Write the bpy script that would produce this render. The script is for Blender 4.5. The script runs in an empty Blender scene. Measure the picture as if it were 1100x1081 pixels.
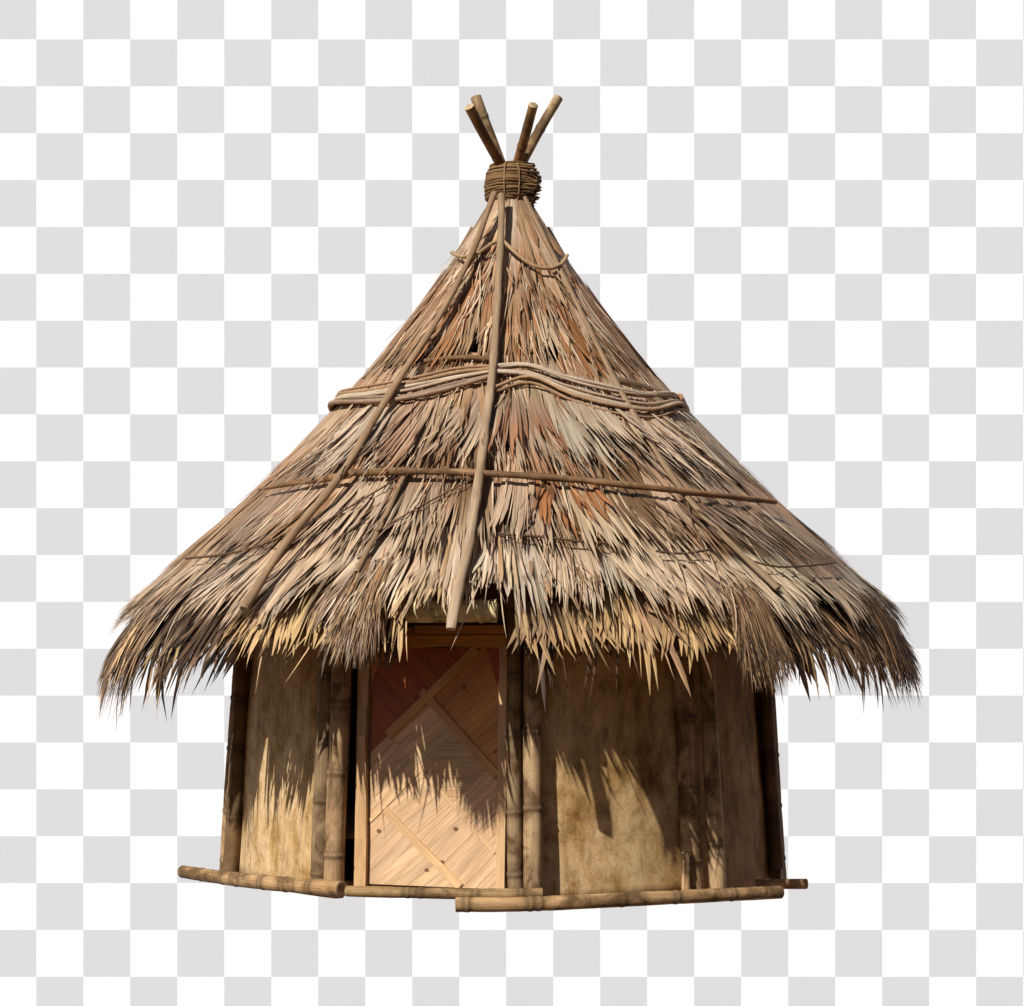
import bpy, math, random
import numpy as np
from mathutils import Vector, Matrix

# ------------------------------------------------------------------ scale of the place
S = 1.5                 # metres per modelling unit
EYE = 1.19              # camera height (modelling units) over the base of the hut
scn = bpy.context.scene
COL = scn.collection

# ------------------------------------------------------------------ camera
cam = bpy.data.cameras.new('camera')
cam_o = bpy.data.objects.new('camera', cam)
COL.objects.link(cam_o)
cam_o.location = (0, -10 * S, EYE * S)
cam_o.rotation_euler = (math.radians(90), 0, 0)
cam.sensor_fit = 'HORIZONTAL'
cam.sensor_width = 36.0
cam.lens = 36.0 * 1970 / 1100
cam.shift_x = 0.0
cam.shift_y = 164.5 / 1100
cam.clip_end = 500
scn.camera = cam_o

# ------------------------------------------------------------------ daylight
SUN_AZ, SUN_EL = math.radians(38), math.radians(40)      # sun stands front-left of the hut
world = bpy.data.worlds.new('World')
scn.world = world
world.use_nodes = True
wn = world.node_tree.nodes
sky = wn.new('ShaderNodeTexSky')
sky.sky_type = 'NISHITA'
sky.sun_disc = False
sky.sun_elevation = SUN_EL
sky.sun_rotation = math.pi + SUN_AZ
sky.air_density = 0.45
sky.dust_density = 1.2
sky.ozone_density = 0.3
bg = wn['Background']
bg.inputs['Strength'].default_value = 0.05
# added warm glow below the horizon stands in for unseen earth, brightening under the eaves
wtc = wn.new('ShaderNodeTexCoord')
wsep = wn.new('ShaderNodeSeparateXYZ')
world.node_tree.links.new(wtc.outputs['Generated'], wsep.inputs[0])
wlow = wn.new('ShaderNodeMath'); wlow.operation = 'LESS_THAN'; wlow.inputs[1].default_value = 0.0
world.node_tree.links.new(wsep.outputs[2], wlow.inputs[0])
wmix = wn.new('ShaderNodeMix'); wmix.data_type = 'RGBA'
wmix.inputs[7].default_value = (2.7, 1.35, 0.46, 1)
world.node_tree.links.new(wlow.outputs[0], wmix.inputs[0])
world.node_tree.links.new(sky.outputs[0], wmix.inputs[6])
world.node_tree.links.new(wmix.outputs[2], bg.inputs['Color'])

sun = bpy.data.lights.new('sun', 'SUN')
sun.energy = 5.0
sun.angle = math.radians(0.5)
sun.color = (1.0, 0.965, 0.915)
sun_o = bpy.data.objects.new('sun', sun)
COL.objects.link(sun_o)
dirv = Vector((math.sin(SUN_AZ) * math.cos(SUN_EL), math.cos(SUN_AZ) * math.cos(SUN_EL), -math.sin(SUN_EL)))
sun_o.rotation_euler = dirv.to_track_quat('-Z', 'Y').to_euler()
sun_o.location = (-8, -12, 14)

scn.view_settings.view_transform = 'Standard'
scn.view_settings.look = 'None'
scn.view_settings.gamma = 1.0
scn.view_settings.use_curve_mapping = False
scn.view_settings.exposure = 0.17

rng = random.Random(11)
U = rng.uniform

# ------------------------------------------------------------------ materials
def new_mat(name):
    m = bpy.data.materials.new(name)
    m.use_nodes = True
    nt = m.node_tree
    return m, nt, nt.nodes, nt.links, nt.nodes['Principled BSDF']

def math_node(N, L, op, a, b):
    n = N.new('ShaderNodeMath'); n.operation = op
    for i, v in enumerate((a, b)):
        if isinstance(v, (int, float)): n.inputs[i].default_value = v
        else: L.new(v, n.inputs[i])
    return n.outputs[0]

def ramp(N, L, fac, stops):
    r = N.new('ShaderNodeValToRGB')
    el = r.color_ramp.elements
    while len(el) < len(stops): el.new(0.5)
    for e, (p, c) in zip(el, stops):
        e.position = p; e.color = (*c, 1)
    L.new(fac, r.inputs[0])
    return r.outputs[0]

def mix(N, L, a, b, fac, mode='MIX'):
    n = N.new('ShaderNodeMix'); n.data_type = 'RGBA'; n.blend_type = mode
    for k, v in ((0, fac), (6, a), (7, b)):
        if isinstance(v, (int, float)): n.inputs[k].default_value = v
        elif isinstance(v, tuple): n.inputs[k].default_value = (*v, 1)
        else: L.new(v, n.inputs[k])
    return n.outputs[2]

def noise(N, L, vec, scale, detail=4, rough=0.55, dist=0.0):
    n = N.new('ShaderNodeTexNoise')
    n.inputs['Scale'].default_value = scale
    n.inputs['Detail'].default_value = detail
    n.inputs['Roughness'].default_value = rough
    n.inputs['Distortion'].default_value = dist
    L.new(vec, n.inputs['Vector'])
    return n.outputs['Fac']

def mapped(N, L, vec, sc):
    m = N.new('ShaderNodeMapping')
    m.inputs['Scale'].default_value = sc
    L.new(vec, m.inputs['Vector'])
    return m.outputs[0]

def attr(N, name, out):
    a = N.new('ShaderNodeAttribute'); a.attribute_name = name
    return a.outputs[out]

def fibre_material(name, lo=0.55, hi=1.3, fine=(160, 160, 3.0), coarse=(14, 14, 2.2), rough=0.7, bump=0.25, spec=0.3, stain=None, translucent=0.0):
    """plant fibre: the per-piece tint times streaks that run along the piece (the st attribute holds metres across, across, along)"""
    m, nt, N, L, P = new_mat(name)
    tint = attr(N, 'tint', 'Color'); st = attr(N, 'st', 'Vector')
    f = noise(N, L, mapped(N, L, st, fine), 1.0, 3, 0.6)
    c = noise(N, L, mapped(N, L, st, coarse), 1.0, 4, 0.6)
    v1 = ramp(N, L, f, [(0.28, (lo,) * 3), (0.72, (hi,) * 3)])
    v2 = ramp(N, L, c, [(0.3, (0.72, 0.68, 0.62)), (0.7, (1.15, 1.15, 1.15))])
    col = mix(N, L, tint, v1, 1.0, 'MULTIPLY')
    col = mix(N, L, col, v2, 1.0, 'MULTIPLY')
    if stain:
        s = noise(N, L, mapped(N, L, st, (5, 5, 3.3)), 1.0, 5, 0.65, 0.6)
        sf = ramp(N, L, s, [(0.46, (0, 0, 0)), (0.62, (0.9,) * 3)])
        col = mix(N, L, col, stain, sf)
    L.new(col, P.inputs['Base Color'])
    P.inputs['Roughness'].default_value = rough
    P.inputs['Specular IOR Level'].default_value = spec
    b = N.new('ShaderNodeBump'); b.inputs['Strength'].default_value = bump; b.inputs['Distance'].default_value = 0.004
    L.new(f, b.inputs['Height']); L.new(b.outputs[0], P.inputs['Normal'])
    if translucent:
        t = N.new('ShaderNodeBsdfTranslucent'); L.new(col, t.inputs['Color'])
        ms = N.new('ShaderNodeMixShader'); ms.inputs[0].default_value = translucent
        L.new(P.outputs[0], ms.inputs[1]); L.new(t.outputs[0], ms.inputs[2])
        L.new(ms.outputs[0], N['Material Output'].inputs['Surface'])
    return m

M_thatch = fibre_material('dry_palm_thatch', 0.48, 1.3, (85, 85, 1.2), (22, 22, 1.6), 0.6, 0.35, 0.35, None, 0.08)
M_bamboo = fibre_material('weathered_bamboo', 0.62, 1.25, (150, 150, 2.2), (9, 9, 5.0), 0.7, 0.3, 0.15, (0.085, 0.046, 0.019))
M_pole = fibre_material('peeled_wood_pole', 0.62, 1.22, (120, 120, 3.0), (10, 10, 2.5), 0.65, 0.35, 0.3)
M_cord = fibre_material('twisted_cord', 0.6, 1.25, (160, 160, 60), (20, 20, 6), 0.75, 0.5, 0.2)
M_door = fibre_material('varnished_door_wood', 0.84, 1.1, (95, 95, 3.0), (12, 12, 2.0), 0.5, 0.12, 0.35)

def clay_material():
    m, nt, N, L, P = new_mat('smeared_clay_hide_panel')
    st = attr(N, 'st', 'Vector'); tint = attr(N, 'tint', 'Color')
    big = noise(N, L, mapped(N, L, st, (2.2, 2.2, 1.5)), 1.0, 7, 0.66, 0.35)
    streak = noise(N, L, mapped(N, L, st, (7, 7, 0.9)), 1.0, 6, 0.7, 0.8)
    fine = noise(N, L, st, 55, 5, 0.7)
    mott = noise(N, L, mapped(N, L, st, (8, 8, 6)), 1.0, 8, 0.72, 0.3)
    c = ramp(N, L, big, [(0.32, (0.20, 0.105, 0.034)), (0.42, (0.40, 0.26, 0.11)), (0.52, (0.57, 0.415, 0.24)), (0.60, (0.63, 0.475, 0.295)), (0.68, (0.33, 0.19, 0.07))])
    s = ramp(N, L, streak, [(0.36, (0.5, 0.42, 0.34)), (0.56, (1.0, 1.0, 1.0))])
    g = ramp(N, L, fine, [(0.3, (0.8,) * 3), (0.7, (1.12,) * 3)])
    amount = attr(N, 'tint', 'Alpha')
    c = mix(N, L, c, s, 0.45, 'MULTIPLY')
    mo = ramp(N, L, mott, [(0.34, (0.62, 0.56, 0.47)), (0.5, (1.0, 1.0, 1.0)), (0.66, (1.16, 1.17, 1.2))])
    c = mix(N, L, c, mo, 1.0, 'MULTIPLY')
    c = mix(N, L, c, g, 1.0, 'MULTIPLY')
    c = mix(N, L, c, tint, 1.0, 'MULTIPLY')
    L.new(c, P.inputs['Base Color'])
    P.inputs['Roughness'].default_value = 0.85
    P.inputs['Specular IOR Level'].default_value = 0.2
    b = N.new('ShaderNodeBump'); b.inputs['Strength'].default_value = 0.35; b.inputs['Distance'].default_value = 0.012
    L.new(math_node(N, L, 'ADD', mott, math_node(N, L, 'MULTIPLY', fine, 0.35)), b.inputs['Height'])
    L.new(b.outputs[0], P.inputs['Normal'])
    return m
M_clay = clay_material()

def checker_material(px, pz, ox, oz):
    m, nt, N, L, P = new_mat('checkered_backdrop_paint')
    tc = N.new('ShaderNodeTexCoord')
    sep = N.new('ShaderNodeSeparateXYZ'); L.new(tc.outputs['Object'], sep.inputs[0])
    fx = math_node(N, L, 'FLOOR', math_node(N, L, 'DIVIDE', math_node(N, L, 'SUBTRACT', sep.outputs[0], ox), px), 0)
    fz = math_node(N, L, 'FLOOR', math_node(N, L, 'DIVIDE', math_node(N, L, 'SUBTRACT', sep.outputs[2], oz), pz), 0)
    par = math_node(N, L, 'FLOORED_MODULO', math_node(N, L, 'ADD', fx, fz), 2.0)
    col = mix(N, L, (0.82, 0.84, 0.87), (0.585, 0.610, 0.640), par)
    L.new(col, P.inputs['Base Color'])
    P.inputs['Roughness'].default_value = 1.0
    P.inputs['Specular IOR Level'].default_value = 0.0
    return m

# ------------------------------------------------------------------ mesh builder
class MB:
    def __init__(s): s.v = []; s.f = []; s.t = []; s.st = []
    def add(s, verts, faces, tints, sts):
        o = len(s.v)
        s.v.extend(verts); s.t.extend(tints); s.st.extend(sts)
        s.f.extend(tuple(i + o for i in f) for f in faces)
    def build(s, name, mat, parent=None, smooth=True):
        me = bpy.data.meshes.new(name)
        me.from_pydata([(x * S, y * S, z * S) for x, y, z in s.v], [], s.f)
        a = me.attributes.new('tint', 'FLOAT_COLOR', 'POINT')
        a.data.foreach_set('color', np.array([(t[0], t[1], t[2], 1.0) for t in s.t], dtype=np.float32).ravel())
        b = me.attributes.new('st', 'FLOAT_VECTOR', 'POINT')
        b.data.foreach_set('vector', (np.array(s.st, dtype=np.float32) * S).ravel())
        me.polygons.foreach_set('use_smooth', [smooth] * len(me.polygons))
        me.materials.append(mat)
        me.update()
        o = bpy.data.objects.new(name, me)
        COL.objects.link(o)
        if parent: o.parent = parent
        return o

def jit(c, a=0.12):
    k = 1 + U(-a, a)
    return (c[0] * k * (1 + U(-.04, .04)), c[1] * k, c[2] * k * (1 + U(-.05, .05)))
def lerp3(a, b, t): return tuple(a[i] * (1 - t) + b[i] * t for i in range(3))

def resample(pts, step):
    """points of a Catmull-Rom curve through pts, about step apart"""
    P = [Vector(p) for p in pts]
    P = [P[0] * 2 - P[1]] + P + [P[-1] * 2 - P[-2]]
    out = []
    for i in range(1, len(P) - 2):
        n = max(1, int((P[i + 1] - P[i]).length / step))
        for k in range(n):
            t = k / n
            a, b, c, d = P[i - 1], P[i], P[i + 1], P[i + 2]
            out.append(0.5 * ((2 * b) + (c - a) * t + (2 * a - 5 * b + 4 * c - d) * t * t + (3 * b - a - 3 * c + d) * t ** 3))
    out.append(P[-2])
    return out

def tube(mb, pts, rad, tint, n=12, cap_tint=None, nodes=None, wob=0.0, flat=1.0, flat_dir=None, step=None, ends=(True, True), node_dark=0.5, node_bump=0.07):
    """round stick along pts; rad is a number or f(t); nodes are bamboo joints as lengths along the stick"""
    P = resample(pts, step or 0.05) if step != 0 else [Vector(p) for p in pts]
    # extra samples around bamboo joints
    L = [0.0]
    for a, b in zip(P, P[1:]): L.append(L[-1] + (b - a).length)
    tot = L[-1]
    if nodes:
        want = sorted(set([round(x, 5) for x in L] + [round(min(max(nd + o, 0), tot), 5) for nd in nodes for o in (-.03, -.016, -.008, 0, .008, .016, .03)]))
        Q = []
        for w in want:
            i = max(j for j in range(len(L)) if L[j] <= w + 1e-6)
            i = min(i, len(L) - 2)
            t = (w - L[i]) / max(L[i + 1] - L[i], 1e-9)
            Q.append(P[i].lerp(P[i + 1], min(max(t, 0), 1)))
        P, L = Q, want
    ro = U(-50, 50)
    verts, faces, tints, sts = [], [], [], []
    ref = Vector(flat_dir) if flat_dir else None
    m = len(P)
    ph = U(0, 6)
    for i, p in enumerate(P):
        d = (P[min(i + 1, m - 1)] - P[max(i - 1, 0)]).normalized()
        if ref is None:
            ref = d.orthogonal().normalized()
        x = (ref - d * ref.dot(d)).normalized()
        if not flat_dir: ref = x
        y = d.cross(x)
        t = L[i] / tot
        r = rad(t) if callable(rad) else rad
        r *= 1 + wob * math.sin(L[i] * 17 + ph) + wob * 0.7 * math.sin(L[i] * 41 + 2 * ph)
        tc = tint(t) if callable(tint) else tint
        if nodes:
            dn = min(abs(L[i] - nd) for nd in nodes)
            r *= 1 + node_bump * math.exp(-(dn / .009) ** 2) - 0.05 * math.exp(-((dn - .022) / .01) ** 2)
            k = 1 - node_dark * math.exp(-((dn - .014) / .016) ** 2)
            tc = (tc[0] * k, tc[1] * k, tc[2] * k)
        for j in range(n):
            a = 2 * math.pi * j / n
            q = p + x * (math.cos(a) * r * flat) + y * (math.sin(a) * r)
            verts.append(tuple(q)); tints.append(tc)
            sts.append((math.cos(a) * r + ro, math.sin(a) * r, L[i] + ro))
    for i in range(m - 1):
        for j in range(n):
            k = (j + 1) % n
            faces.append((i * n + j, i * n + k, (i + 1) * n + k, (i + 1) * n + j))
    for e, on in zip((0, m - 1), ends):
        if not on: continue
        ct = cap_tint or tints[e * n]
        d = (P[1] - P[0]).normalized() if e == 0 else (P[-2] - P[-1]).normalized()
        base = len(verts)
        for ring, (sc, dz) in enumerate(((1.0, 0), (0.8, -.004), (0.35, 0.0))):
            for j in range(n):
                q = P[e] + (Vector(verts[e * n + j]) - P[e]) * sc + d * dz
                verts.append(tuple(q))
                k = 0.75 if ring == 2 else 1.0
                tints.append((ct[0] * k, ct[1] * k, ct[2] * k))
                a = 2 * math.pi * j / n
                sts.append((ro + 3 + math.cos(a) * sc * .05, math.sin(a) * sc * .05, ro))
        for ring in range(2):
            for j in range(n):
                k = (j + 1) % n
                q = (base + ring * n + j, base + (ring + 1) * n + j, base + (ring + 1) * n + k, base + ring * n + k)
                faces.append(q if e == 0 else q[::-1])
        c = tuple(base + 2 * n + j for j in range(n))
        faces.append(c[::-1] if e == 0 else c)
    mb.add(verts, faces, tints, sts)

def blade(mb, rows, widths, normals, sides, tints, cup=0.22):
    """a cupped leaf strip: rows of three vertices"""
    ro, rp = U(-60, 60), U(-60, 60)
    verts, tt, sts, faces = [], [], [], []
    al = 0.0
    for i, p in enumerate(rows):
        if i: al += (rows[i] - rows[i - 1]).length
        w = widths[i]
        l = p - sides[i] * (w / 2); r = p + sides[i] * (w / 2); c = p + normals[i] * (w * cup)
        verts += [tuple(l), tuple(c), tuple(r)]
        tt += [tints[i]] * 3
        sts += [(ro - w / 2, rp, al + ro), (ro, rp, al + ro), (ro + w / 2, rp, al + ro)]
    for i in range(len(rows) - 1):
        a = 3 * i
        faces += [(a, a + 1, a + 4, a + 3), (a + 1, a + 2, a + 5, a + 4)]
    mb.add(verts, faces, tt, sts)

def prism(mb, poly, o, ex, ey, ez, depth, tint, grain=(0, 1), bev=0.0):
    """polygon (x, y) in the frame o, ex, ey pushed out by depth along ez; grain is the direction of the fibre"""
    ro = U(-40, 40)
    n = len(poly)
    g = Vector(grain).normalized(); gx = Vector((-g.y, g.x))
    cx = sum(p[0] for p in poly) / n; cy = sum(p[1] for p in poly) / n
    verts, tt, sts, faces = [], [], [], []
    rings = ((0, 0, 1), (0, depth - bev, 1), (bev, depth, 1)) if bev else ((0, 0, 1), (0, depth, 1))
    for ins, z, _ in rings:
        for (x, y) in poly:
            dx, dy = cx - x, cy - y
            ll = math.hypot(dx, dy) or 1
            px, py = x + dx / ll * ins * 1.4, y + dy / ll * ins * 1.4
            verts.append(tuple(o + ex * px + ey * py + ez * z)); tt.append(tint)
            v = Vector((px, py))
            sts.append((v.dot(gx) + ro, z + ro, v.dot(g) + ro))
    k = len(rings)
    for r in range(k - 1):
        for j in range(n):
            q = (j + 1) % n
            faces.append((r * n + j, r * n + q, (r + 1) * n + q, (r + 1) * n + j))
    faces.append(tuple((k - 1) * n + j for j in range(n)))
    faces.append(tuple(reversed(range(n))))
    mb.add(verts, faces, tt, sts)

# ------------------------------------------------------------------ setting: the checkered backdrop far behind the hut
def backdrop():
    D = 10.0
    k = 20.0 / 1970                      # units per photo pixel at the backdrop
    x0, x1, z0, z1 = -34, 34, -22, 24
    v = [(x0, D, z0), (x1, D, z0), (x1, D, z1), (x0, D, z1), (x0, D + .1, z0), (x1, D + .1, z0), (x1, D + .1, z1), (x0, D + .1, z1)]
    f = [(0, 1, 2, 3), (5, 4, 7, 6), (4, 5, 1, 0), (3, 2, 6, 7), (4, 0, 3, 7), (1, 5, 6, 2)]
    me = bpy.data.meshes.new('backdrop')
    me.from_pydata([(a * S, b * S, c * S) for a, b, c in v], [], f)
    px, pz = 50.48 * k * S, 50.35 * k * S
    ox = (39.0 - 550) * k * S
    oz = (EYE + (705 - 42.5) * k) * S
    me.materials.append(checker_material(px, pz, ox, oz))
    o = bpy.data.objects.new('backdrop', me); COL.objects.link(o)
    o['kind'] = 'structure'
    o['label'] = 'flat backdrop of white and pale grey checker squares behind the hut'
    o['category'] = 'backdrop'
backdrop()

# ------------------------------------------------------------------ the hut
hut = bpy.data.objects.new('thatched_hut', None)
COL.objects.link(hut)
hut.empty_display_size = 0.5
hut['label'] = 'round bamboo hut with a tall shaggy palm-thatch cone roof and woven wooden door'
hut['category'] = 'hut'

ZC, XC = -0.05, -0.01       # wall axis x, roof axis x

# roof profile: height over the eye -> radius
PZ = np.array([-.60, -.25, -.076, .05, .218, .863, 1.37, 1.66, 1.90, 2.157, 2.40, 2.487, 2.75])
PR = np.array([2.10, 2.15, 2.14, 2.11, 2.02, 1.345, .86, .63, .445, .275, .115, .075, .03])
PR[:5] += .035
_zz = np.linspace(-.6, 2.75, 400)
_rr = np.interp(_zz, PZ, PR)
_k = np.ones(21) / 21
_rs = np.convolve(np.pad(_rr, 10, 'edge'), _k, 'valid')
def roof_r(z): return float(np.interp(z, _zz, _rs))
def roof_n(z):
    dr = (roof_r(z + .03) - roof_r(z - .03)) / .06
    l = math.hypot(1, dr)
    return 1 / l, -dr / l                # radial, vertical part of the normal
def roof_p(th, z, h=0.0):
    nr, nz = roof_n(z)
    r = roof_r(z) + h * nr
    return Vector((XC + r * math.sin(th), -r * math.cos(th), EYE + z + h * nz))
def frame(th, z):
    nr, nz = roof_n(z)
    return Vector((nr * math.sin(th), -nr * math.cos(th), nz)), Vector((math.cos(th), math.sin(th), 0))

# wall plan
def wall_r(z): return 1.44 - 0.075 * z / 1.15     # z over the base
def wall_p(th, z, off=0.0):
    r = wall_r(z) + off
    return Vector((ZC + r * math.sin(th), -r * math.cos(th), z))
R = math.radians
A = [R(-85), R(-34), R(4), R(41), R(83)]
BACK = [R(83), R(122), R(161), R(199), R(237), R(275)]
WALL_TOP = 1.86

BAMBOO = (0.43, 0.285, 0.150)
BAMBOO_GREY = (0.27, 0.18, 0.095)
BAMBOO_DARK = (0.17, 0.105, 0.052)

# --- wall panels
def wall_panel(a, b, tint, za=0.03, inset=0.0, dark=None):
    mb = MB()
    nx, nz = 14, 26
    pa0, pb0 = wall_p(a, 0), wall_p(b, 0)
    verts, tt, sts, faces = [], [], [], []
    ro = U(-30, 30)
    out = ((pa0 + pb0) / 2 - Vector((ZC, 0, 0))); out.z = 0; out.normalize()
    wdt = (pb0 - pa0).length
    sag = .72 * 1.44 * (1 - math.cos((b - a) / 2))
    for layer, off in ((0, 0.0), (1, -0.05)):
        for j in range(nz + 1):
            z = za + (WALL_TOP - za) * j / nz
            pa, pb = wall_p(a, z), wall_p(b, z)
            for i in range(nx + 1):
                t = i / nx
                p = pa.lerp(pb, t) + out * (off - inset + sag * 4 * t * (1 - t) + (0.006 * math.sin(7 * t + 5 * z + ro) if layer == 0 else 0))
                verts.append(tuple(p)); tt.append(tint)
                sts.append((t * wdt + ro, ro + layer, z + ro))
    w = nx + 1; m = w * (nz + 1)
    for j in range(nz):
        for i in range(nx):
            q = (j * w + i, j * w + i + 1, (j + 1) * w + i + 1, (j + 1) * w + i)
            faces.append(q); faces.append(tuple(m + k for k in reversed(q)))
    for i in range(nx):
        faces.append((i + 1, i, m + i, m + i + 1)); k = nz * w
        faces.append((k + i, k + i + 1, m + k + i + 1, m + k + i))
    for j in range(nz):
        faces.append((j * w, (j + 1) * w, m + (j + 1) * w, m + j * w)); k = nx
        faces.append(((j + 1) * w + k, j * w + k, m + j * w + k, m + (j + 1) * w + k))
    mb.add(verts, faces, tt, sts)
    return mb.build('wall_panel', M_clay, hut)
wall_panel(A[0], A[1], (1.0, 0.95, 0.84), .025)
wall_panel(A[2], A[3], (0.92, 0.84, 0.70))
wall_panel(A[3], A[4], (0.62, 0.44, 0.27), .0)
for a, b in zip(BACK, BACK[1:]): wall_panel(a, b, (0.85, 0.75, 0.62))

# --- bamboo posts
def post(th, rad, tint, off=0.045, side=0.0, z0=0.045, z1=WALL_TOP + .02, lean=0.0, gap=0.33):
    mb = MB()
    tdir = Vector((math.cos(th), math.sin(th), 0))
    pts = []
    for k in range(6):
        z = z0 + (z1 - z0) * k / 5
        pts.append(wall_p(th, z, off) + tdir * (side + lean * (z - z0)) + Vector((U(-.003, .003), U(-.003, .003), 0)))
    nd = []; x = U(.05, gap)
    while x < z1 - z0: nd.append(x); x += gap * U(.8, 1.2)
    c0, c1 = jit(tint, .08), jit(tint, .15)
    tube(mb, pts, lambda t: rad * (1 - .08 * t), lambda t: lerp3(c0, c1, t), 14, (0.5, 0.38, 0.22), nd)
    return mb.build('bamboo_post', M_bamboo, hut)
# far left corner
post(A[0], .050, BAMBOO, .045, 0.0, 0.0)
post(A[0], .046, BAMBOO_DARK, .030, .070, .01)
# left of the door: two stout culms, with a dark thin one in the gap
post(A[1], .046, BAMBOO_GREY, .045, -.060, .06)
post(A[1], .050, BAMBOO, .055, .035, .065)
# right of the door
post(A[2], .038, BAMBOO_GREY, .045, -.040)
post(A[2], .046, BAMBOO, .060, .044)
# between the two right panels
post(A[3], .052, BAMBOO, .035, -.055)
post(A[3], .042, BAMBOO, .100, .050)
post(A[3], .022, BAMBOO, .075, -.145, z1=.25, lean=.04)
# far right corner
post(A[4], .050, BAMBOO_GREY, .045, 0.01, -.01)
post(A[4], .034, BAMBOO_DARK, .045, -.075, .0)
for a in BACK[1:-1]:
    post(a, .05, BAMBOO, .045, -.05); post(a, .045, BAMBOO_GREY, .045, .05)

# --- base poles round the foot of the wall
def base_pole(pts, rad, nodes, tint, flat=1.0):
    mb = MB()
    c0, c1 = jit(tint, .08), jit(tint, .12)
    tube(mb, pts, rad, lambda t: lerp3(c0, c1, .5 + .5 * math.sin(9 * t)), 16, (0.42, 0.30, 0.17), nodes, 0.012, flat, (0, 0, 1), node_dark=.55, node_bump=.05)
    return mb.build('base_pole', M_bamboo, hut)
base_pole([(-1.74, -.30, .050), (-1.50, -.62, .060), (-1.22, -.98, .077), (-.80, -1.37, .094)], lambda t: .034 + .005 * t, [.22, .46, .60, .86, 1.03, 1.22], (0.38, 0.245, 0.12))
base_pole([(-.775, -1.40, .088), (-.45, -1.48, .090), (-.1, -1.525, .091), (.14, -1.52, .093)], .026, [.30, .36, .62, .83], (0.36, 0.235, 0.115))
base_pole([(-.256, -1.60, .052), (.1, -1.59, .054), (.68, -1.42, .058), (1.309, -1.05, .038)], lambda t: .035 - .003 * t, [.05, .34, .38, .78, 1.06, 1.39], (0.40, 0.26, 0.125))
base_pole([(1.22, -.83, .05), (1.35, -.825, .05), (1.475, -.82, .05)], .026, [.3], (0.42, 0.25, 0.13))
base_pole([(1.345, -.50, .055), (1.37, -.51, .056), (1.395, -.52, .058)], .034, None, (0.09, 0.055, 0.03))
for i in range(4):
    a0 = R(102 + 39 * i); a1 = R(139 + 39 * i)
    base_pole([tuple(Vector((ZC + 1.46 * math.sin(a0 + (a1 - a0) * k / 3), -1.46 * math.cos(a0 + (a1 - a0) * k / 3), .05))) for k in range(4)], .042, [.2, .6, .95], (0.44, 0.31, 0.17))

# --- packed floor inside
mb = MB()
n = 40
mb.add([(ZC + 1.33 * math.sin(2 * math.pi * j / n), -1.33 * math.cos(2 * math.pi * j / n), z) for z in (.07, .10) for j in range(n)],
       [tuple(n + j for j in range(n))[::-1], tuple(range(n))] + [(j, n + j, n + (j + 1) % n, (j + 1) % n) for j in range(n)],
       [(0.3, 0.2, 0.12)] * (2 * n), [(math.sin(j), math.cos(j), 0) for _ in range(2) for j in range(n)])
mb.build('floor', M_pole, hut, False)

# --- door between the left and right post pairs
def clip(poly, a, b, c):
    """keep a*x + b*y <= c"""
    out = []
    for p, q in zip(poly, poly[1:] + poly[:1]):
        dp, dq = a * p[0] + b * p[1] - c, a * q[0] + b * q[1] - c
        if dp <= 0: out.append(p)
        if dp * dq < 0:
            t = dp / (dp - dq)
            out.append((p[0] + (q[0] - p[0]) * t, p[1] + (q[1] - p[1]) * t))
    return out
def area(p):
    return 0.5 * sum(p[i][0] * p[(i + 1) % len(p)][1] - p[(i + 1) % len(p)][0] * p[i][1] for i in range(len(p)))

DL = Vector((-.745, -1.175, 0)); DR = Vector((-.028, -1.415, 0))      # the two feet of the door leaf
dex = (DR - DL).normalized(); dez = dex.cross(Vector((0, 0, 1))).normalized()
dey = (Vector((0, 0, 1)) - dez * 0.05).normalized(); dez = dex.cross(dey).normalized()
DW = (DR - DL).length; DH = 1.155
DO = DL + Vector((0, 0, .085))
def dpx(px, py): return ((px - 380.5) / (545 - 380.5) * DW, (950.5 - py) / (950.5 - 689) * DH)   # photo measure of the leaf -> metres on the leaf
door = bpy.data.objects.new('door', None); COL.objects.link(door); door.parent = hut
PALE = (0.60, 0.395, 0.225)
mb = MB(); prism(mb, [(.0, 0), (DW, 0), (DW, DH), (.0, DH)], DO - dez * .03, dex, dey, dez, .03, (0.20, 0.11, 0.05))
mb.build('backing', M_door, door, False)
# boards laid between the lattice lines
mb = MB()
rect = [(.062, .012), (DW - .045, .012), (DW - .045, DH - .012), (.062, DH - .012)]
sl = dpx(516, 806); s0 = dpx(453, 739)
def line_through(p, q): # unit normal form n.x = c
    (x0, y0), (x1, y1) = dpx(*p), dpx(*q)
    nx, ny = y1 - y0, -(x1 - x0)
    l = math.hypot(nx, ny); nx /= l; ny /= l
    if nx + ny < 0: nx, ny = -nx, -ny
    return nx, ny, nx * x0 + ny * y0
LA = line_through((453, 739), (545, 837)); LB = line_through((449, 822), (545, 922)); LC = line_through((411, 866), (498, 950))
MA = line_through((513, 691), (415, 785)); MC = line_through((449, 822), (393, 880)); ME = line_through((545, 800), (440, 905))
def side_cells(lines):
    res = []
    for i in range(len(lines) + 1):
        res.append((lines[i - 1] if i > 0 else None, lines[i] if i < len(lines) else None))
    return res
def order(lines):
    return lines
down = [LC, LB, LA]     # "\" lines from low to high
ups = [MA, MC, ME]
def flip(l): return (-l[0], -l[1], -l[2]) if l[0] < 0 else l
MA = flip(MA)
ups = sorted([flip(l) for l in (MC, ME)], key=lambda l: (l[2] - l[1] * DH / 2) / l[0])
def cut(cell, lo=None, hi=None):
    if lo and cell: cell = clip(cell, -lo[0], -lo[1], -lo[2])
    if hi and cell: cell = clip(cell, hi[0], hi[1], hi[2])
    return cell
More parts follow.
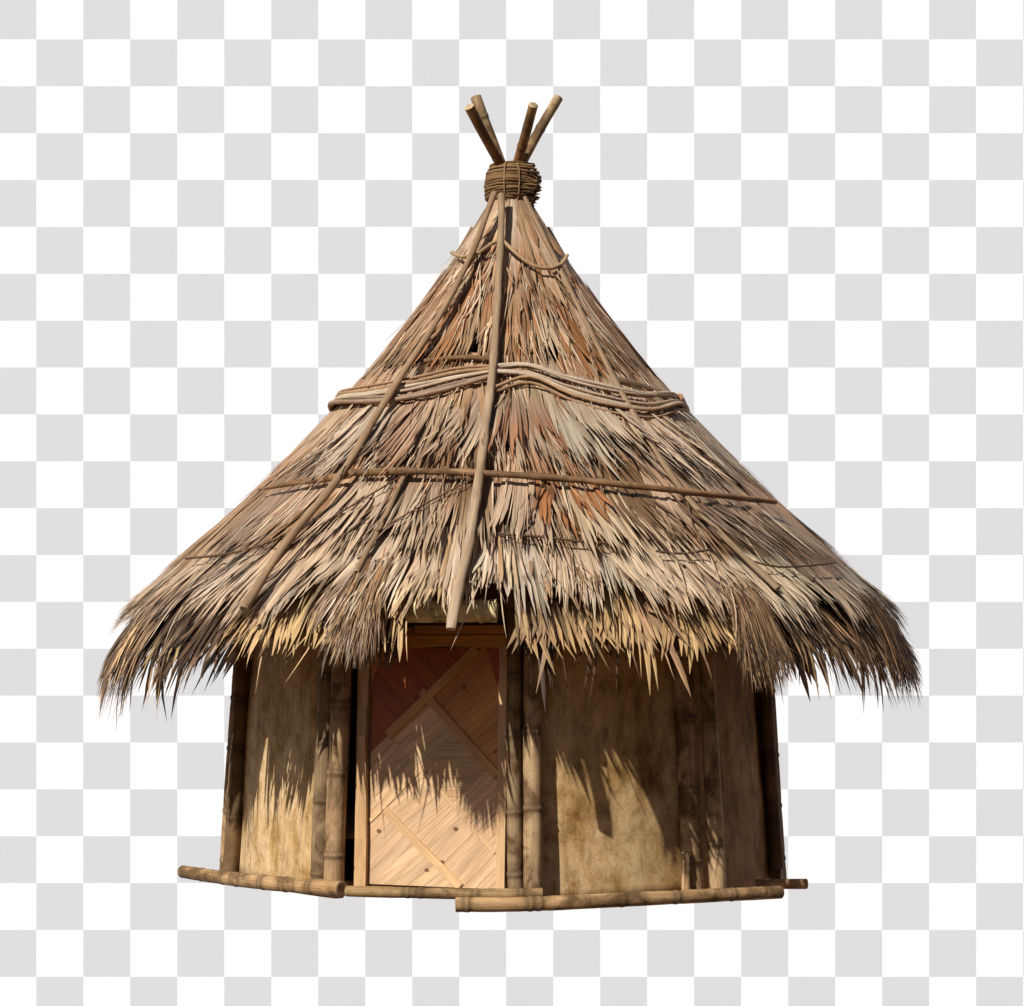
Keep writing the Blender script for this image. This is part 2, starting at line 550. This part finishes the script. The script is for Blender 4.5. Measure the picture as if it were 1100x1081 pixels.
cells = [(cut(rect, None, MA), 'dark')]
right = cut(rect, MA, None)
upper = cut(right, LA, None)
ND = line_through((520, 690), (545, 775))
NE = line_through((526, 716), (478, 770))
cells.append((cut(upper, flip(ND), None), 'red'))
upper = cut(upper, None, flip(ND))
cells += [(cut(upper, None, flip(NE)), 'orange'), (cut(upper, flip(NE), None), 'orange2')]
lower = cut(right, None, LA)
for ci, (lo, hi) in enumerate(side_cells([LC, LB])):
    for cj, (ul, uh) in enumerate(side_cells(ups)):
        c = cut(cut(lower, lo, hi), ul, uh)
        cells.append((c, 'flat' if (ci, cj) in ((2, 1), ) else ('a', 'b')[(ci + cj) % 3 == 2]))
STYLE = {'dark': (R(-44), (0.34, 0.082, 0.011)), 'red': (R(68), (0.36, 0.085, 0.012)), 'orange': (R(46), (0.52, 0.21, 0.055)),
         'orange2': (R(40), (0.55, 0.25, 0.075)), 'flat': (R(2), (0.52, 0.33, 0.17)), 'a': (R(45), PALE), 'b': (R(38), (0.63, 0.42, 0.235))}
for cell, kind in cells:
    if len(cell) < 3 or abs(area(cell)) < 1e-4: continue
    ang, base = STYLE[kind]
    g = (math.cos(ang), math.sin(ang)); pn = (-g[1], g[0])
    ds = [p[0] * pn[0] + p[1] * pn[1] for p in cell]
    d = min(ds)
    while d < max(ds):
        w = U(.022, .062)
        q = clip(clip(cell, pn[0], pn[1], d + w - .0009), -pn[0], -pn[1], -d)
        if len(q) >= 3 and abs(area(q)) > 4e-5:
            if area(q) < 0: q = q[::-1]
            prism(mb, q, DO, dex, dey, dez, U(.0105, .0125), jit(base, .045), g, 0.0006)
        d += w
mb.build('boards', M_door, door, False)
def batten(p, q, wid, tint, h, name='batten'):
    a, b = Vector(dpx(*p)), Vector(dpx(*q)); d = (b - a).normalized(); nn = Vector((-d.y, d.x)) * wid / 2
    mb = MB()
    poly = [tuple(a - nn), tuple(b - nn), tuple(b + nn), tuple(a + nn)]
    if area(poly) < 0: poly = poly[::-1]
    prism(mb, poly, DO, dex, dey, dez, h, tint, tuple(d), .004)
    return mb.build(name, M_door, door, False)
batten((511, 692), (413, 787), .044, (0.54, 0.28, 0.095), .026)
batten((450, 737), (535, 828), .040, (0.54, 0.30, 0.11), .024)
batten((411, 867), (497, 947), .038, (0.60, 0.38, 0.19), .021)
batten((449, 824), (394, 880), .020, (0.64, 0.42, 0.22), .016)
batten((450, 822), (534, 910), .020, (0.62, 0.41, 0.215), .016)
mb = MB(); prism(mb, [(DW - .043, 0), (DW, 0), (DW, DH), (DW - .043, DH)], DO, dex, dey, dez, .026, (0.58, 0.37, 0.19), (0, 1), .004)
mb.build('stile', M_door, door, False)
mb = MB()                                                      # slightly bowed pale stile on the hinge side
edge = [(0, .060), (.2, .060), (.45, .052), (.62, .043), (.75, .050), (.9, .058), (1, .058)]
for (ya, wa), (yb, wb) in zip(edge, edge[1:]):
    prism(mb, [(.0, ya * DH), (wa, ya * DH), (wb, yb * DH), (.0, yb * DH)], DO, dex, dey, dez, .042, (0.56, 0.35, 0.17), (0, 1))
mb.build('stile', M_door, door, False)
# knots in the boards
for kx, ky in ((405, 890), (476, 921), (459, 930), (497, 734), (532, 802), (490, 885)):
    mb = MB(); x, y = dpx(kx, ky); r = U(.007, .011)
    prism(mb, [(x + r * 1.3 * math.cos(t * .7854), y + r * math.sin(t * .7854)) for t in range(8)], DO, dex, dey, dez, .0145, (0.18, 0.09, 0.04))
    mb.build('wood_knot', M_door, door, False)

# --- boards over the door
def board(name, x0, x1, z, hgt, dep, out, tint, mat=None, drop=0.0):
    mb = MB()
    prism(mb, [(x0, 0), (x1, drop), (x1, hgt + drop), (x0, hgt)], DO + dey * 0 + Vector((0, 0, z)) + dez * out, dex, Vector((0, 0, 1)), dez, dep, tint, (1, 0), .004)
    return mb.build(name, mat or M_door, hut, False)
mb = MB()                                                      # lintel with a rounded haunch on the hinge side
arch = [(-.02, -.22), (.062, -.22), (.075, -.14), (.11, -.075), (.17, -.035), (.27, -.012), (.40, -.004), (DW, -.012), (DW, .05), (-.02, .05)]
for k in range(1, 7):
    prism(mb, [(arch[k][0], arch[k][1]), (arch[k + 1][0], arch[k + 1][1]), (arch[k + 1][0], .05), (arch[k][0], .05)], DO + dey * DH - dez * .012, dex, dey, dez, .035, (0.50, 0.235, 0.07), (1, 0))
prism(mb, [(-.02, .0), (.075, .0), (.075, .05), (-.02, .05)], DO + dey * DH - dez * .012, dex, dey, dez, .036, (0.46, 0.21, 0.065), (1, 0))
mb.build('lintel', M_door, hut, False)
board('lintel', .30, DW - .0, DH + .055, .04, .05, -.03, (0.44, 0.21, 0.065))
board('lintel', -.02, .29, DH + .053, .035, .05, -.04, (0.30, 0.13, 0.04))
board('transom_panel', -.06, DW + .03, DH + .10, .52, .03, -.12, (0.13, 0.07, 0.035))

# --- eave poles under the thatch edge, a log shows over the door
def eave_pole(a0, a1, z, off, rad, tint):
    mb = MB()
    k = 8
    pts = [roof_p(a0 + (a1 - a0) * i / k, z, off) for i in range(k + 1)]
    c0, c1 = jit(tint), jit(tint)
    tube(mb, pts, rad, lambda t: lerp3(c0, c1, t), 14, (0.6, .48, .28), [.12, .5, .85], .01, node_dark=.25)
    return mb.build('eave_pole', M_bamboo, hut)
mb = MB()
pts = [(XC + 1.90 * math.sin(a), -1.90 * math.cos(a), EYE + .200) for a in (-.34, -.29, -.24, -.19, -.13, -.08, -.03)]
tube(mb, pts, .052, (0.68, 0.55, 0.31), 14, None, [.10, .52, .93], .01, node_dark=.2)
mb.build('eave_pole', M_bamboo, hut)
for i in range(5):
    a = .70 + i * .98
    eave_pole(a, a + .95, .22, -.16, .045, (0.5, 0.38, 0.2))

def wrapa(a): return (a + math.pi) % (2 * math.pi) - math.pi

# ------------------------------------------------------------------ roof: dark core and thatch tiers
roof_me = MB()
nz_, na_ = 40, 72
vv, ff, tt, ss = [], [], [], []
for j in range(nz_ + 1):
    for i in range(na_):
        th = 2 * math.pi * i / na_
        zlow = .56 if -.6 < wrapa(th) < .7 else .20
        z = zlow + (2.62 - zlow) * j / nz_
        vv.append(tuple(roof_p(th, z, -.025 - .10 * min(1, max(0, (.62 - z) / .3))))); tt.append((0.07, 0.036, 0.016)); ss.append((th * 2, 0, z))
for j in range(nz_):
    for i in range(na_):
        k = (i + 1) % na_
        ff.append((j * na_ + i, j * na_ + k, (j + 1) * na_ + k, (j + 1) * na_ + i))
roof_me.add(vv, ff, tt, ss)
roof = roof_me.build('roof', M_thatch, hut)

TAN = (0.395, 0.245, 0.130); PALE_T = (0.53, 0.385, 0.255); GREY = (0.46, 0.365, 0.265); RED = (0.29, 0.115, 0.042)
ORANGE = (0.43, 0.20, 0.075); BROWN = (0.20, 0.110, 0.052); DARK = (0.065, 0.034, 0.016); STRAW = (0.60, 0.40, 0.19); BLEACH = (0.62, 0.485, 0.345)

def pick(pal):
    x = U(0, sum(w for _, w in pal))
    for c, w in pal:
        x -= w
        if x <= 0: return c
    return pal[-1][0]

def leaf(mb, thc, z0, z1, d0, d1, w, c0, c1, lift0, lift1, curl=0.0, twist=0.0, rows=6, bend=1.3, taper=.62, cup=.22, splay=0.0, croot=None):
    """a leaf strip lying down the slope from height z0 to z1, d0/d1 its sideways offset at root and tip"""
    P, W, Nn, Sd, T = [], [], [], [], []
    for i in range(rows):
        s = i / (rows - 1)
        z = z0 + (z1 - z0) * s
        r = max(roof_r(z), .06)
        th = thc + (d0 + (d1 - d0) * s ** bend) / r
        h = lift0 + (lift1 - lift0) * s * s + curl * max(0, s - .55) ** 2 * 4
        p = roof_p(th, z, h)
        if splay: p += Vector((math.sin(th), -math.cos(th), 0)) * (splay * s * s)
        nrm, td = frame(th, z)
        tw = twist * s
        P.append(p); Nn.append((nrm * math.cos(tw) - td * math.sin(tw))); Sd.append((td * math.cos(tw) + nrm * math.sin(tw)))
        k = 1.0 if s < taper else max(.06, 1 - ((s - taper) / (1 - taper)) ** 1.5)
        W.append(w * k * min(1, r / .3) * (.75 + .25 * min(1, s * 4)))
        e = max(0, (s - .4) / .6)
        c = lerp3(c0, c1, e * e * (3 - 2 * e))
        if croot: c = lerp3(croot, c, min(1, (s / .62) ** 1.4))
        T.append(c)
    blade(mb, P, W, Nn, Sd, T, cup)

def tier(name, zr, zt, subs, cw, nb, bw, pal, tips, lift, spread=1.25, skew=.10, hairs=.25, skip=None, ragged=.10, curl=.02, tipmix=.5, root=None, sheets=.75, patch=None):
    mb = MB()
    for sub in range(subs):
        rmid = max(.10, roof_r((zt[0] + zt[1]) / 2 + .1))
        nclump = max(8, int(2 * math.pi * rmid / cw))
        for ci in range(nclump):
            thc = 2 * math.pi * (ci + U(-.42, .42) + .5 * sub) / nclump
            a = wrapa(thc)
            back = math.cos(a) < -.25
            if back and sub % 2: continue
            kk = 1.8 if back else 1.0
            base = jit(pick(patch(a) if patch else pal), .15)
            if sub == 0 and root and lift[0] > -.05: base = lerp3(base, UMBER, U(.2, .65))    # lowest leaves painted darker, so gaps between the upper ones read as shade
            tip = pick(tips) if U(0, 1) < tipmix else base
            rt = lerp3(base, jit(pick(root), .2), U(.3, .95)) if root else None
            z0c, z1c = U(*zr), U(*zt)
            sk = U(-skew, skew); lf = U(.55, 1.4) * max(.2, min(1, 1 - (abs(a) - .7) / .4)); tw = U(-.3, .3)
            cspread = spread * U(.7, 1.25)
            n = int(nb * U(.75, 1.25) / kk)
            # broad ribbed leaf that the narrow strips lie on
            if U(0, 1) < sheets and not back:
                zs = z1c + ragged * U(.8, 1.8)
                if skip:
                    zs = skip(a, zs)
                if zs is not None:
                    for q in range(U(0, 1) < .5 and 2 or 1):
                        o = (q - .25) * cw * .5 + U(-.02, .02)
                        leaf(mb, thc, z0c, zs + U(0, .05), o * .7, o + sk * (z0c - zs), cw * U(.35, .65), base, lerp3(base, tip, .6), lift[0] + .010 * sub,
                             lift[1] * lf * .55 + .010 * sub, 0, U(-.15, .15), 8, 1.2, .45, .06, 0, rt)
            rough = sub == 0 or U(0, 1) < .25
            ja, tj, lj = (.09, .14, .25) if rough else (.045, .05, .09)
            ph, fr, am = U(0, 6), U(4, 9), U(.2, .6) * ragged
            slit = U(-.4, .4) if U(0, 1) < .45 else 9
            bd, tp = U(1.05, 1.4), U(.5, .75)
            for b in range(n):
                u = (b + U(-.3, .3)) / max(1, n - 1) - .5
                edge = 1 - abs(u) * U(.3, .8)
                z1 = z1c + U(-1, 1) * ragged * .30 + am * math.sin(ph + fr * u * 2) + (1 - edge) * ragged
                if abs(u - slit) < .06: z1 += ragged * U(.5, 1.2)
                if skip:
                    z1 = skip(a + u * cw / rmid, z1)
                    if z1 is None: continue
                hair = U(0, 1) < hairs
                w = bw * U(.75, 1.25) * kk * (.3 if hair else 1)
                c = jit(base, ja)
                c1 = jit(lerp3(base, tip, U(.75, 1)), ja + .02)
                if U(0, 1) < .05: c = lerp3(c, DARK, .75); c1 = lerp3(c1, DARK, .6)
                d0 = u * cw * .8 * min(1, roof_r(z0c) / rmid)
                d1 = u * cw * cspread + sk * (z0c - z1) + U(-.008, .008)
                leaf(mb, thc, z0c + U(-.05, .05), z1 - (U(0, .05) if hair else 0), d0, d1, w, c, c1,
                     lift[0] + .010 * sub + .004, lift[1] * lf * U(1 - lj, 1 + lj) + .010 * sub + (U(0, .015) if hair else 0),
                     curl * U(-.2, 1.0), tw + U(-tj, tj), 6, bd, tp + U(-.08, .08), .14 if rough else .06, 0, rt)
    return mb.build(name, M_thatch, roof)

# bottom to top
def eave_skip(a, z1):
    if -.24 < a < .02: return None
    if -.36 < a < -.24: return max(z1, -.03)
    if abs(a) > .7: z1 -= (.20 if a < 0 else .13) * min(1, (abs(a) - .7) / .3) * U(.4, 1.2)
    if -.68 < a < -.36 and U(0, 1) < .8: z1 = max(z1, U(-.02, .06))
    if .02 < a < .48:
        z1 = max(z1, .01 + U(-.04, .05)) if U(0, 1) < .74 else z1 - .09
    return z1
def lower_skip(a, z1):
    if -.105 < a < .0: return max(z1, .27 + U(-.03, .04))
    if -.225 < a <= -.105: return max(z1, .16 + U(-.03, .04))
    return z1
RUST = (0.35, 0.155, 0.058); UMBER = (0.14, 0.062, 0.026)
GREYB = (0.29, 0.205, 0.14)
def top_patch(a):
    # rust-red thatch lies in two broad bands either side of the front pole
    k = math.exp(-((a + .75) / .35) ** 2) + math.exp(-((a - .55) / .45) ** 2)
    return [(TAN, 2.5), (PALE_T, 1.5), (RUST, .8 + 3 * k), (ORANGE, .4 + 2 * k), (UMBER, .5)]
def mid_patch(a):
    k = math.exp(-((a + .35) / .3) ** 2) + math.exp(-((a - .75) / .3) ** 2)
    return [(TAN, 2.5), (PALE_T, 2.5), (GREYB, 1 + k), (BROWN, .7 + 1.5 * k), (RUST, .8)]
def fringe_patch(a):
    side = min(1, max(0, (abs(a) - .52) / .2))  # darker towards the sides: shade of the underside put into the leaf colour
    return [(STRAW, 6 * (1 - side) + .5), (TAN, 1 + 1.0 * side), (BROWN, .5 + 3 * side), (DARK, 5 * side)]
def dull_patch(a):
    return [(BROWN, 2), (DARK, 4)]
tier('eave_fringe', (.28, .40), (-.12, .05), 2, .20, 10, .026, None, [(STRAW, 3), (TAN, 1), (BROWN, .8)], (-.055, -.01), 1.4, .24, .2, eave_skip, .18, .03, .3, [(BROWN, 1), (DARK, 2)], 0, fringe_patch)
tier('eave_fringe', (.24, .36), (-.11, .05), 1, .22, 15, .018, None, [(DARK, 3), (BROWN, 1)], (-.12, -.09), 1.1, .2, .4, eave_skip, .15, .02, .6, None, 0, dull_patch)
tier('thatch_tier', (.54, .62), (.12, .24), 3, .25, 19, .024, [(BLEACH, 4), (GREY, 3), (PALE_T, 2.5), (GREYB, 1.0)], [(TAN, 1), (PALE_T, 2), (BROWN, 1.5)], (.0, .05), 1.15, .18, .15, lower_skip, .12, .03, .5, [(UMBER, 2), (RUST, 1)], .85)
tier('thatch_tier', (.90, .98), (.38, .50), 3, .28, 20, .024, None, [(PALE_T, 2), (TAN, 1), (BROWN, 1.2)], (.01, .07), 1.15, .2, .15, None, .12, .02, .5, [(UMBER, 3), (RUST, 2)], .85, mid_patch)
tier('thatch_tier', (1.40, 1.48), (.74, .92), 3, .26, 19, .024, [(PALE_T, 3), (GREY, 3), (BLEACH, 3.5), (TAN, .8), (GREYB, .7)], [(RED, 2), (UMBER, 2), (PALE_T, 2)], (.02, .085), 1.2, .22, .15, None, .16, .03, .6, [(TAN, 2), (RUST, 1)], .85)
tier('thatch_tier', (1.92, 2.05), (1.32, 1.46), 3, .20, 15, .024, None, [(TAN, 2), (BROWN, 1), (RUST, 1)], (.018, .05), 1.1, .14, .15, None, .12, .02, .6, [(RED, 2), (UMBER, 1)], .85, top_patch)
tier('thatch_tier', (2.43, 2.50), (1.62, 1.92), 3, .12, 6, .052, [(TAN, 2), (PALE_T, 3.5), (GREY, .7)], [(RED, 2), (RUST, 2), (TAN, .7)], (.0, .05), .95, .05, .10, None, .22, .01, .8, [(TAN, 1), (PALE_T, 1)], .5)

# loose stray fibres lying over everything
mb = MB()
for k in range(450):
    th = U(-1.0, 1.0); z0 = U(.3, 2.2); l = U(.15, .4)
    c = jit(pick([(PALE_T, 3), (BLEACH, 2), (BROWN, 2), (RED, 1)]), .2)
    sk = U(-.35, .35) * l
    leaf(mb, th, z0, max(.0, z0 - l), 0, sk, U(.004, .009), c, c, U(.05, .07), U(.06, .11), U(-.02, .02), U(-1, 1), 6, U(1, 2))
sf = mb.build('stray_fibres', M_thatch, roof)
sf['kind'] = 'stuff'

# pale wide strips ending over the door, the brown hairy tufts on either side
mb = MB()
for th0, th1, n_, zlo, zhi, wlo, whi in ((-.175, -.215, 5, .11, .17, .022, .034), (-.155, -.150, 5, .12, .19, .018, .030), (-.060, -.066, 6, .22, .27, .012, .024), (-.02, -.005, 6, .20, .28, .012, .022)):
    for k in range(n_):
        u = (k + U(-.3, .3)) / (n_ - 1) - .5
        c = jit(pick([(BLEACH, 2), (PALE_T, 2), (TAN, 1)]), .12)
        d1 = (th1 - th0) * 2.0 + u * .15
        leaf(mb, th0, .56 + U(-.05, .04), U(zlo, zhi), u * .11, d1, U(wlo, whi), c, jit(lerp3(c, STRAW, U(0, .5)), .1), U(.03, .05), U(.055, .085), U(-.02, .04), U(-.4, .4), 7, 1.2, U(.6, .85), .2)
mb.build('palm_strip', M_thatch, roof)
def tuft(th, half, z0, z1, n, pal):
    mb = MB()
    for k in range(n):
        u = U(-1, 1)
        c = jit(pick(pal), .2)
        leaf(mb, th, z0 + U(-.1, .06), z1 + U(-.10, .08) + .05 * abs(u), u * half * .7, u * half * U(.9, 1.25) + U(-.03, .03), U(.004, .009), c, jit(c, .2), U(.03, .07), U(.03, .10), U(-.02, .04), U(-1, 1), 6, U(1, 1.8), .6)
    mb.build('hairy_tuft', M_thatch, roof)
tuft(-.315, .105, .34, .01, 380, [(BROWN, 3), (TAN, 2), (GREY, 1)])
tuft(.535, .13, .24, -.10, 420, [(BROWN, 3), (TAN, 1.5), (DARK, 1)])
tuft(1.02, .14, .24, -.14, 220, [(BROWN, 2), (DARK, 3)])

# ------------------------------------------------------------------ poles laid over the thatch
def roof_pole(path, rad, tint, name='roof_pole', lift=.075, flat=1.0, nodes=None, mat=None, tip=None):
    mb = MB()
    pts = [roof_p(a, z, lift) for a, z in path]
    c0 = jit(tint, .06); c1 = jit(tip or tint, .06)
    nrm, _ = frame(path[len(path) // 2][0], path[len(path) // 2][1])
    tube(mb, pts, rad, lambda t: lerp3(c0, c1, t), 12, (0.5, 0.38, 0.24), nodes, .085, flat, tuple(nrm), node_dark=.3)
    return mb.build(name, mat or M_pole, hut)
POLE = (0.27, 0.172, 0.095)
roof_pole([(-.233, 2.42), (-.135, 2.16), (-.090, 1.427), (-.092, .988), (-.094, .473), (-.106, .20), (-.112, .075)], lambda t: .018 + .006 * t, POLE, flat=.75, tip=(0.40, 0.285, 0.18), lift=.105)
roof_pole([(-.40, 2.42), (-.46, 2.02), (-.529, 1.624), (-.572, 1.177), (-.552, .768), (-.567, .429), (-.568, .15)], lambda t: .017 + .007 * t, POLE, flat=.8, lift=.122)
roof_pole([(.45, 2.42), (.60, 2.05), (.590, 1.507), (.566, 1.217), (.550, .769), (.570, .536), (.625, .25)], lambda t: .014 + .005 * t, (0.28, 0.185, 0.105), flat=.7, lift=.085)
roof_pole([(-.344, .82), (-.342, .569), (-.347, .32)], .013, POLE, flat=.8, lift=.075)
for sgn, am in ((-1, 1.40), (1, 1.42)):
    roof_pole([(sgn * 1.2, 2.46), (sgn * am, 2.2), (sgn * am, 1.9), (sgn * am, 1.37), (sgn * am, .863), (sgn * am, .5), (sgn * am, .24)], lambda t: .009 + .006 * min(1, t * 5), (0.24, 0.15, 0.08), flat=.9, lift=.022)
for a in (1.9, 2.5, 3.1, 3.8, 4.4):
    roof_pole([(a, 2.32), (a, 1.9), (a, 1.37), (a, .863), (a, .45), (a, .2)], .018, POLE, lift=.05)
# the horizontal poles tied round the roof half way down
HP = (0.27, 0.155, 0.08)
roof_pole([(-.98, .765), (-.76, .778), (-.540, .795)], lambda t: .006 + .011 * min(1, t * 1.6), HP, 'horizontal_pole', .09, nodes=[.2], mat=M_bamboo)
roof_pole([(-.550, .800), (-.287, .790), (-.036, .768), (.176, .745), (.408, .715), (.637, .695), (.96, .690)], lambda t: .018 - .004 * t, HP, 'horizontal_pole', .10, nodes=[.35, .75, 1.15, 1.6], mat=M_bamboo)
roof_pole([(1.62, .74), (1.85, .77), (2.2, .8), (2.8, .8), (3.4, .8), (4.0, .8), (4.4, .8), (4.75, .80)], .016, HP, 'horizontal_pole', .035)
roof_pole([(.60, 1.36), (.78, 1.335), (.98, 1.30)], .022, (0.22, 0.14, 0.08), 'horizontal_pole', .055)
roof_pole([(-1.02, 1.30), (-.78, 1.245), (-.56, 1.205)], .022, (0.42, 0.28, 0.17), 'horizontal_pole', .065)

# ------------------------------------------------------------------ cords and ropes on the roof
def rope(paths, rad, tint, name='rope', lift=.08):
    mb = MB()
    dz = -.025 if name == 'binding_strand' else 0
    for p in paths:
        pts = [roof_p(a, z + dz, (lift if abs(a) < 1.2 else .03) + U(-.004, .006)) for a, z in p]
        tube(mb, pts, rad * U(.85, 1.15), jit(tint, .12), 7, None, None, .06)
    return mb.build(name, M_cord, hut)
rope([[(-.88, 2.09), (-.62, 2.045), (-.42, 2.05), (-.25, 2.11), (-.127, 2.135)]], .010, (0.40, 0.27, 0.14), lift=.10)
rope([[(-.12, 2.135), (.07, 2.05), (.25, 1.975), (.456, 1.962), (.621, 2.0), (.80, 2.065)]], .011, (0.40, 0.27, 0.14), lift=.10)
def strands(left):
    out = []
    for q in range(10):
        f = q / 9 + U(-.09, .09)
        if left:
            out.append([(-1.42, 1.36 - .05 * f), (-1.12, 1.345 - .055 * f + U(-.01, .01)), (-.74, 1.335 - .085 * f), (-.50, 1.365 - .125 * f + U(-.01, .01)), (-.28, 1.395 - .10 * f), (-.075, 1.405 - .06 * f + U(-.008, .008))])
        else:
            out.append([(-.085, 1.405 - .05 * f - (.09 if q > 6 else 0)), (.10, 1.42 - .10 * f), (.28, 1.365 - .14 * f + U(-.008, .008)), (.46, 1.315 - .145 * f), (.68, 1.285 - .12 * f + U(-.008, .008)), (.98, 1.315 - .07 * f), (1.42, 1.36 - .06 * f)])
    return out
for s_ in strands(True) : rope([s_], U(.005, .011), pick([(GREY, 2), (TAN, 2), (GREYB, 2)]), 'binding_strand', U(.065, .092))
for s_ in strands(False): rope([s_], U(.005, .010), pick([(TAN, 2), (GREY, 2), (GREYB, 2)]), 'binding_strand', U(.065, .092))
rope([[(1.1 + .4 * k, 1.32) for k in range(11)]], .02, TAN, 'binding_strand')
rope([[(-.52, 1.44), (-.3, 1.45), (-.11, 1.435)]], .012, BROWN, 'rope', .075)
ST = (0.12, 0.07, 0.04)
rope([[(-.56, .50), (-.46, .64), (-.358, .775)]], .004, ST)
rope([[(-.339, .505), (-.241, .634), (-.107, .77)]], .004, ST)
rope([[(.105, .76), (.072, .644), (.039, .51)]], .0055, ST)
rope([[(.539, .664), (.504, .532), (.486, .40)]], .004, ST)
rope([[(-.99, .415), (-.793, .425), (-.678, .462), (-.60, .53)]], .0065, ST)
rope([[(-.029, .485), (.07, .474), (.155, .458), (.24, .440)]], .0055, ST)
rope([[(.355, .412), (.417, .405), (.50, .42)]], .0055, ST)
rope([[(.62, .375), (.687, .352), (.87, .376), (.98, .40)]], .0055, ST)

# ------------------------------------------------------------------ crown: wound binding and the four crossing pole ends
knot = bpy.data.objects.new('crown_binding', None); COL.objects.link(knot); knot.parent = hut
KX, KZ = -.01, EYE + 2.56
mb = MB()
n = 28
prof = [(-.125, .075), (-.11, .098), (-.06, .124), (0, .132), (.06, .124), (.10, .098), (.118, .06), (.122, .0)]
vv = [(KX + r * math.sin(2 * math.pi * j / n), -r * math.cos(2 * math.pi * j / n), KZ + z) for z, r in prof for j in range(n)]
ff = [(i * n + j, i * n + (j + 1) % n, (i + 1) * n + (j + 1) % n, (i + 1) * n + j) for i in range(len(prof) - 1) for j in range(n)]
mb.add(vv, ff, [(0.09, 0.055, 0.03)] * len(vv), [(v[0], v[1], v[2]) for v in vv])
mb.build('core', M_cord, knot)
for q in range(17):
    z = -.108 + .214 * q / 16
    r = float(np.interp(z, [p[0] for p in prof[:6]], [p[1] for p in prof[:6]])) + .006
    a0 = R(70) + U(-.2, .2); tl = U(-.05, .05); ph = U(0, 6)
    pts = []
    for k in range(33):
        a = a0 + 2 * math.pi * k / 32 * .985
        rr = r + .004 * math.sin(3 * a + ph) + (.030 if k in (0, 32) else .012 if k in (1, 31) else 0)
        pts.append((KX + rr * math.sin(a), -rr * math.cos(a), KZ + z + tl * .12 * math.sin(a + ph) + U(-.002, .002)))
    mb = MB(); c = jit(pick([((0.16, 0.085, 0.035), 2), ((0.23, 0.135, 0.06), 2), ((0.10, 0.055, 0.025), 1)]), .12)
    tube(mb, pts, U(.0065, .0095), c, 8, None, None, .05, step=.03)
    mb.build('cord', M_cord, knot)
for a in (-.22, .35):
    mb = MB()
    pts = [(KX + (r + .016) * math.sin(a + .04 * z), -(r + .016) * math.cos(a), KZ + z) for z, r in prof[1:6]]
    tube(mb, pts, .0042, (0.26, 0.165, 0.08), 6); mb.build('cord', M_cord, knot)
# bristling cord ends on the right side
mb = MB()
for k in range(46):
    mb = MB()
    a = R(62) + U(-.32, .5); z = U(-.115, .09)
    r = float(np.interp(z, [p[0] for p in prof[:6]], [p[1] for p in prof[:6]]))
    d = Vector((math.sin(a), -math.cos(a), U(-.35, .25)))
    p = Vector((KX + r * math.sin(a), -r * math.cos(a), KZ + z))
    tube(mb, [p, p + d * .02, p + d * U(.028, .042)], lambda t: .006 * (1 - .6 * t), jit((0.12, 0.075, 0.04), .2), 5, step=.02)
    mb.build('cord_end', M_cord, knot)
def crown_pole(p0, p1, rad, nodes, tint):
    mb = MB()
    c0, c1 = jit(lerp3(tint, RED, .5), .05), jit(tint, .05)
    tube(mb, [p0, tuple((Vector(p0) + Vector(p1)) / 2 + Vector((U(-.006, .006), 0, U(-.004, .004)))), p1], rad, lambda t: lerp3(c0, c1, t), 14, (0.62, 0.47, 0.28), nodes, .02, step=.04, node_dark=.5, node_bump=.08)
    mb.build('crown_pole', M_bamboo, hut)
def Z(py, y): return EYE + (705 - py) / 1970 * (10 + y)
def X(px, y): return (px - 550) / 1970 * (10 + y)
CP = (0.30, 0.175, 0.075)
crown_pole((X(545, -.02), -.02, Z(190, 0)), (X(504, -.30), -.30, Z(115, -.30)), .0265, [.12], CP)
crown_pole((X(544, .06), .06, Z(190, 0)), (X(511, .02), .02, Z(103, 0)), .030, [.36], (0.42, 0.30, 0.165))
crown_pole((X(551, .02), .02, Z(190, 0)), (X(573, -.30), -.30, Z(113, -.30)), .0265, [.2], CP)
crown_pole((X(553, -.04), -.04, Z(192, 0)), (X(600, -.02), -.02, Z(106, 0)), .027, [.30], (0.43, 0.30, 0.16))
